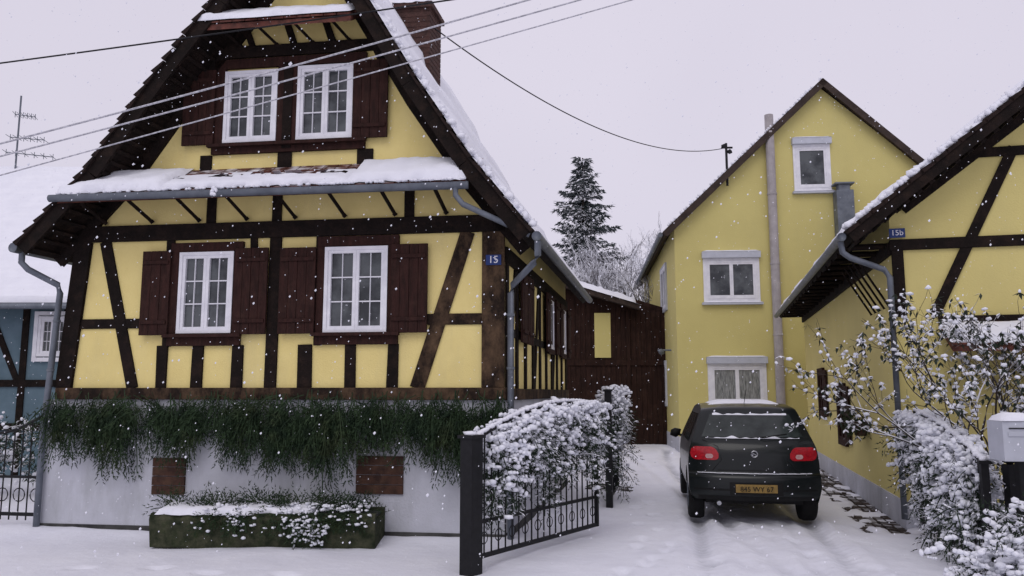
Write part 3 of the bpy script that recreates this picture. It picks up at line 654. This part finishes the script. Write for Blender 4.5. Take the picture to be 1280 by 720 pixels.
# ================================================================== gates
def gate(name,g0,g1,h0,h1,arch,post_h,dens_=1.0,top=(0,1),seed=1,flip=False,pw=.17,low=.55,dp=.28,ps=1.0):
    g_=empty(name); L=math.hypot(g1[0]-g0[0],g1[1]-g0[1]); F=Fr(g0,(g1[0]-g0[0],g1[1]-g0[1]),flip)
    mb=MB(); F.box(mb,-pw,0,-pw*.4,pw*.4,-.1,post_h); F.box(mb,-pw-.02,.02,-pw*.4-.02,pw*.4+.02,post_h,post_h+.03)
    def zt(t): return h0+(h1-h0)*t+arch*math.sin(math.pi*t)
    n=int(L/.115)
    mb.tube([F.P(L*k/20,0,zt(k/20)) for k in range(21)],.022,6)
    F.box(mb,.0,L,-.015,.015,.10,.14); F.box(mb,.0,L,-.015,.015,.42,.45); F.box(mb,0,.04,-.02,.02,.1,zt(0)); F.box(mb,L-.04,L,-.02,.02,.1,zt(1))
    for k in range(1,n):
        t=k/n; mb.tube([F.P(L*t,0,.12),F.P(L*t,0,zt(t))],.009,5)
        if k%2:
            c=F.P(L*t,0,.28); mb.tube([c+Vector((F.d[0]*math.cos(a_)*.055,F.d[1]*math.cos(a_)*.055,math.sin(a_)*.055)) for a_ in [i*math.pi/5 for i in range(11)]],.006,4)
    mb.obj("iron_bars","iron",g_)
    fo=MB(); tf=MB()
    for i in range(int(150*dens_)):
        t=R.uniform(*top); q_=R.uniform(-.12,.14); z=max(zt(t)-abs(R.gauss(0,dp))-.02,low+.15)
        spray(fo,F.P(L*t,q_,z),Vector((R.gauss(0,.45),R.gauss(0,.45),R.uniform(-1.3,.1))),R.uniform(.18,.42),2.5,.05,wd=.0065,tufts=tf,tp=.07,gv=.5)
    for i in range(int(620*dens_)):
        t=R.uniform(*top); q_=R.uniform(-.18,.22); z=zt(t)+.02-abs(R.gauss(0,dp))
        if z<low: continue
        r=R.uniform(.015,.042)*ps; d_=Vector((R.gauss(0,1),R.gauss(0,1),R.gauss(-.3,.5))).normalized()
        for k in range(R.randint(1,4)): puff(tf,F.P(L*t,q_,z)+d_*k*r*1.3,r*(1-.12*k),r*.75)
    fo.obj("spruce_sprays","firsnow",g_); tf.obj("snow_tufts","tuft",g_,smooth=True)
    sn=MB()
    for k in range(90):
        t=k/90; puff(sn,F.P(L*t,R.uniform(-.01,.01),zt(t)+.028),.03,.024)
    puff(sn,F.P(-pw/2,0,post_h+.04),pw*.5,.03)
    sn.obj("rail_snow","snow",g_,smooth=True)
    return g_
gate("driveway_gate",(-.33,7.72),(1.0,9.62),1.22,1.50,.14,1.22,1.3,(.06,.98),low=.42,dp=.32)
gate("driveway_gate",(1.42,11.9),(1.76,13.6),1.60,1.72,.05,1.66,.9,(0,.8),pw=.12,low=.35,dp=.45)
gate("driveway_gate",(4.32,7.5),(4.85,9.75),1.02,1.42,.06,1.0,1.9,(.05,1),flip=True,pw=.08,low=.15,dp=.45,ps=1.15)
# ================================================================== right foreground hedge, mailbox, posts
H=empty("snowy_shrub"); fo=MB(); tf=MB()
for i in range(200):
    c=Vector((R.uniform(3.45,4.9),R.uniform(5.9,6.6),R.uniform(.05,.62)))
    if (c.x-4.25)**2/.55+(c.z-.2)**2/.25>1.2: continue
    spray(fo,c,Vector((R.gauss(0,.7),R.uniform(-.9,.2),R.uniform(-.4,.9))),R.uniform(.15,.32),2.5,.045,tufts=tf,tp=.08)
for i in range(900):
    a_=R.uniform(0,6.28); r=abs(R.gauss(.85,.2)); c=Vector((4.25+.78*r*math.cos(a_),6.2+R.uniform(-.4,.3),.12+.60*r*abs(math.sin(a_))))
    rr=R.uniform(.015,.040); d_=Vector((R.gauss(0,1),R.gauss(0,1),R.gauss(-.2,.5))).normalized()
    for k in range(R.randint(1,4)): puff(tf,c+d_*k*rr*1.3,rr*(1-.12*k),rr*.75)
fo.obj("foliage","firsnow",H); tf.obj("snow_tufts","tuft",H,smooth=True)
ml=empty("mailbox"); mb=MB(); FM=Fr((4.22,6.98),(1,-.1)); FM.box(mb,0,.42,-.28,0,1.06,1.40); FM.box(mb,.04,.38,0,.008,1.27,1.31); mb.obj("box","grey",ml,bevel=.015)
mb=MB(); FM.box(mb,.16,.24,-.18,-.10,0,1.06); FM.box(mb,.05,.37,.001,.010,1.335,1.345); mb.obj("stand","iron",ml)
mb=MB(); snowsheet(mb,FM.P(0,0,1.40),FM.P(.42,0,1.40),FM.P(.42,-.28,1.40),FM.P(0,-.28,1.40),.06,12,8,5); mb.obj("box_snow","snow",ml,smooth=True)
gp=empty("gate_post"); mb=MB()
for x,y in ((4.52,7.40),(4.70,7.30)):
    mb.hexa([(x-.05,y-.05,-.1),(x+.05,y-.05,-.1),(x+.05,y+.05,-.1),(x-.05,y+.05,-.1),(x-.05,y-.05,1.0),(x+.05,y-.05,1.0),(x+.05,y+.05,1.0),(x-.05,y+.05,1.0)]); puff(mb,(x,y,1.06),.06)
mb.obj("posts","iron",gp); mb=MB(); puff(mb,(4.52,7.40,1.12),.06,.035); puff(mb,(4.70,7.30,1.12),.06,.035); mb.obj("post_snow","snow",gp,smooth=True)
# ================================================================== bush at house C
BU=empty("snowy_bush"); br=MB(); tips=[]
for k in range(9):
    grow(br,Vector((5.25+R.uniform(-.2,.25),8.95+R.uniform(-.15,.15),.35)),Vector((-.75+1.5*k/8,R.gauss(-.05,.2),1)).normalized(),.86,.022,4,.42,.06,tips,3)
br.obj("branches","twig",BU)
lf=MB(); tf=MB()
for p in tips:
    if R.random()<.5:
        for k in range(4):
            d_=Vector((R.gauss(0,.8),R.gauss(0,.8),R.gauss(-.6,.5))).normalized(); s__=d_.cross(Vector((0,0,1))).normalized()*.016
            lf.poly([p,p+d_*.035+s__,p+d_*.08,p+d_*.035-s__])
    if R.random()<.32: puff(tf,p+Vector((0,0,.012)),R.uniform(.014,.038),.020)
lf.obj("leaves","leaf",BU); tf.obj("snow_tufts","tuft",BU,smooth=True)
# ================================================================== background trees
SP=empty("spruce_tree"); mb=MB(); nd=MB(); bx,by=3.45,38.0
mb.tube([(bx,by,0),(bx,by,13.0)],.22,8,.03); mb.obj("trunk","twig",SP)
z=3.0
while z<13.1:
    Rr=.20+3.0*((13.4-z)/10.4)**.9*R.uniform(.75,1.2)
    for k in range(11):
        a_=R.uniform(0,6.28); L=Rr*R.uniform(.5,1.15); d=Vector((math.cos(a_),math.sin(a_),-.10)); p=Vector((bx,by,z+R.uniform(-.2,.2))); side=Vector((-d.y,d.x,0))
        n=int(L/.11)+2
        for j in range(n):
            t=(j+1)/n; q_=p+d*L*t+Vector((0,0,.35*t*t*L*.4))
            for m_ in range(4):
                wv=side*R.uniform(-1,1)*.34*L*(1.05-t)**.8; c=q_+wv+Vector((0,0,-abs(R.gauss(0,.06))))
                tri(nd,c,(d*.7+side*R.gauss(0,.5)+Vector((0,0,R.gauss(-.25,.25)))).normalized(),R.uniform(.16,.32),.05)
    z+=.30
M['firfar']=mat('haze_tinted_fir',(.075,.09,.09),(.04,.052,.055),2,.9,snow=(.80,.8,3),spec=.1)  # needle colour lightened and greyed to stand in for snowfall haze
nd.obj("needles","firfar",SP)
def btree(name,x,y,h,r,dep,spread,n0,m,z0=0,L0=None,rk=.66):
    t_=empty(name); mb=MB()
    grow(mb,Vector((x,y,z0)),Vector((0,0,1)),L0,r,dep,spread,.12,None,n0,rk=rk); mb.obj("branches",m,t_)
btree("bare_tree",5.2,36,9,.17,7,.46,3,'twigfar',L0=2.75,rk=.68)
btree("bare_tree",7.2,37,9,.17,7,.46,3,'twigfar',L0=2.8,rk=.68)
btree("bare_tree",4.2,33,8,.14,7,.50,3,'twigfar',L0=2.3,rk=.68)
btree("bare_tree",6.2,33.5,8,.14,7,.50,3,'twigfar',L0=2.3,rk=.68)
M['twigbrown']=mat('winter_twigs',(.16,.12,.10),(.10,.08,.07),2,.9)
btree("bare_tree",-17.0,30,9,.16,7,.46,3,'twigbrown',L0=2.7,rk=.62)
# ================================================================== fence left
FE=empty("iron_fence"); F=Fr((-8.6,10.5),(2.9,-.5)); mb=MB()
L=2.94
F.box(mb,0,L,-.015,.015,.15,.19); F.box(mb,0,L,-.015,.015,.60,.63)
mb.tube([F.P(L*k/20,0,1.42-.28*math.sin(math.pi*((k/10)%1))) for k in range(21)],.018,6)
for k in range(26):
    t=k/25; mb.tube([F.P(L*t,0,.1),F.P(L*t,0,1.40-.28*math.sin(math.pi*((t*2)%1)))],.009,5)
    if k%2==0:
        c=F.P(L*t,0,.40); mb.tube([c+Vector((F.d[0]*math.cos(a_)*.08,F.d[1]*math.cos(a_)*.08,math.sin(a_)*.08)) for a_ in [i*math.pi/6 for i in range(13)]],.007,4)
for t in (0,.5,1): F.box(mb,L*t-.03,L*t+.03,-.03,.03,0,1.55)
mb.obj("bars","iron",FE)
SH=empty("snowy_hedge"); fo=MB(); tf=MB()
for i in range(120):
    c=Vector((R.uniform(-11,-7.0),R.uniform(12.5,13.5),R.uniform(.2,1.1))); spray(fo,c,Vector((R.gauss(0,.7),R.gauss(0,.7),R.uniform(0,1))),.4,1,.07,wd=.01)
    for k in range(3): puff(tf,c+Vector((R.gauss(0,.15),R.gauss(0,.1),R.gauss(.1,.15))),R.uniform(.02,.05))
fo.obj("foliage","firsnow",SH); tf.obj("snow_tufts","tuft",SH,smooth=True)
# ================================================================== cables
OC=empty("overhead_cables"); wl=MB(); dk=MB()
def cable(mb,a,b,r,sag=.0,e0=.6,e1=.6,n=40):
    a,b=Vector(a),Vector(b); d=b-a; a2=a-d*e0; b2=b+d*e1
    mb.tube([a2.lerp(b2,k/n)-Vector((0,0,sag*(1-(2*k/n-1)**2))) for k in range(n+1)],r,5)
cable(wl,(-4.96,7.5,4.10),(0,7.9,5.75),.010,.10,.5,.8); cable(wl,(-4.95,7.5,3.96),(.63,7.9,5.76),.009,.08,.5,.8); cable(wl,(-4.74,7.5,3.80),(1.27,7.7,5.66),.007,.04,.5,.8)
cable(dk,(-6.03,9,5.51),(-.95,8.6,6.05),.010,.03,.4,.3)
bt=Vector((6.16,22.3,8.62)); cable(dk,FA.P(4.06,-2.3,7.2),bt,.011,.75,0,0)
wl.obj("snow_covered_cables",mat('frosted_cable',(.62,.62,.66),(.30,.30,.33),40,.7),OC); dk.obj("dark_cables","iron",OC)
ms=empty("cable_bracket"); mb=MB(); mb.tube([(6.16,22.3,7.5),(6.16,22.3,8.75)],.035,6); mb.tube([(6.02,22.3,8.62),(6.34,22.3,8.62)],.03,6); puff(mb,(6.10,22.3,8.66),.07); puff(mb,(6.26,22.3,8.50),.07); mb.obj("mast","iron",ms)
# ================================================================== ground
def axis(segs):
    o=[segs[0][0]]
    for a,b,st in segs:
        n=max(1,round((b-a)/st)); o+=[a+(b-a)*(k+1)/n for k in range(n)]
    return o
xs=axis([(-900,-100,200),(-100,-20,16),(-20,-7,1),(-7,7,.055),(7,20,1),(20,100,16),(100,900,200)])
ys=axis([(-400,-20,60),(-20,0,4),(0,3,.5),(3,13,.05),(13,24,.2),(24,50,2),(50,130,16),(130,1500,200)])
RF=random.Random(3); steps=[]
for path in (((.2,4.5),(1.6,9.5)),((4.0,5.5),(2.0,12.8)),((1.2,6.0),(2.2,15)),((-4,7.9),(.4,7.0)),((1.9,5.5),(1.9,9.6))):
    (x0,y0),(x1,y1)=path; D=math.hypot(x1-x0,y1-y0); n=int(D/.62)
    for k in range(n):
        t=k/n; sgn=.11 if k%2 else -.11; dx,dy=(x1-x0)/D,(y1-y0)/D
        steps.append((x0+(x1-x0)*t-dy*sgn+RF.uniform(-.05,.05),y0+(y1-y0)*t+dx*sgn+RF.uniform(-.08,.08),dx,dy))
def gh(x,y):
    if not(-12<x<12 and 0<y<30): return 0.0
    h=.028*noise.noise(Vector((x*.6,y*.6,0)))+.012*noise.noise(Vector((x*2.4,y*2.4,2)))+.005*noise.noise(Vector((x*7,y*7,4)))
    cx=3.02+.16*(y-10.12)
    if y<10: cx+= -.018*(10-y)**1.6*.6
    if y<24 and abs(x-cx)<2.5:
        for o_ in (-.70,.70):
            for dv in (0,.16*math.sin(y*.5+1)):
                d=x-(cx+o_+dv); h-= .040*math.exp(-(d/.10)**2)*(1+.2*math.sin(y*40)); h+=.018*math.exp(-((abs(d)-.19)/.06)**2)
        for dr in ((.45,-.35,.6),(-.3,.5,-.5)):
            d=x-(cx+dr[0]+dr[1]*(10-y)*.25); h-=.030*math.exp(-(d/.10)**2); h+=.013*math.exp(-((abs(d)-.18)/.06)**2)
    k=math.exp(-((x-cx)/1.3)**2); h+=k*(.022*noise.noise(Vector((x*5,y*3,9)))+.014*noise.noise(Vector((x*13,y*11,3))))
    for (sx,sy,dx,dy) in steps:
        ex,ey=x-sx,y-sy
        if abs(ex)<.3 and abs(ey)<.3:
            al=ex*dx+ey*dy; ac=-ex*dy+ey*dx; r_=(al/.14)**2+(ac/.065)**2; h+=-.04*math.exp(-r_**2)+.010*math.exp(-(r_-2)**2)
    u=(x+5.68)*.990-(y-9.92)*.139; q_=-(x+5.68)*.139-(y-9.92)*.990
    if -.5<u<5.9 and q_>-.2: h+=.05*math.exp(-(q_/.35)**2)
    s=(x-4.9)*.2425+(y-10.2)*.970; o2=-(x-4.9)*.970+(y-10.2)*.2425
    if -.6<s<12 and -.2<o2<1.0:
        e=min(1,(.60+.22*noise.noise(Vector((s*1.3,0,1)))+.10*noise.noise(Vector((s*6,o2*6,1)))-o2)/.12)
        if noise.noise(Vector((s*2.2,o2*4,8)))>.22: e*=.1
        h-=.07*max(0,min(1,e))
    return h
mb=MB(); nx,ny=len(xs),len(ys)
for x in xs:
    for y in ys: mb.v.append((x,y,gh(x,y)))
for i in range(nx-1):
    for j in range(ny-1):
        q_=i*ny+j; mb.f.append((q_,q_+ny,q_+ny+1,q_+1))
mb.obj("ground","snowground",smooth=True)
mb=MB()
for k in range(100):
    for r in range(7):
        s0=-.35+k*.112+.05*(r%2)+R.uniform(-.006,.006); q0=.02+r*.115+R.uniform(-.005,.005)
        FCs.box(mb,s0,s0+.10,q0,q0+.105,-.1,-.034+R.uniform(-.010,.008))
mb.obj("paving_strip","cobble",bevel=.012)
mb=MB()
for k in range(30):
    a_=R.uniform(0,6.28); rr=R.uniform(0,.40); puff(mb,(1.72+rr*math.cos(a_),14.3+rr*1.6*math.sin(a_),-.01),.10,.03)
mb.obj("bare_earth","cobble")
# ================================================================== falling snow
mb=MB()
for i in range(9500):
    y=1.8+24*R.random()**1.15; x=R.uniform(-.72,.72)*y; z=1.65+R.uniform(-.28,.60)*y
    if z<.03: continue
    r=R.uniform(.0015,.0034)*(1 if y<7 else 1.5)
    if R.random()<.03: r*=2
    i0=len(mb.v)
    mb.v+=[(x+r,y,z),(x-r,y,z),(x,y+r,z),(x,y-r,z),(x+r*.3,y,z+r*1.2),(x-r*.2,y,z-r*1.2)]
    for f in ((0,2,4),(2,1,4),(1,3,4),(3,0,4),(2,0,5),(1,2,5),(3,1,5),(0,3,5)): mb.f.append(tuple(i0+k for k in f))
mb.obj("falling_snow","tuft")
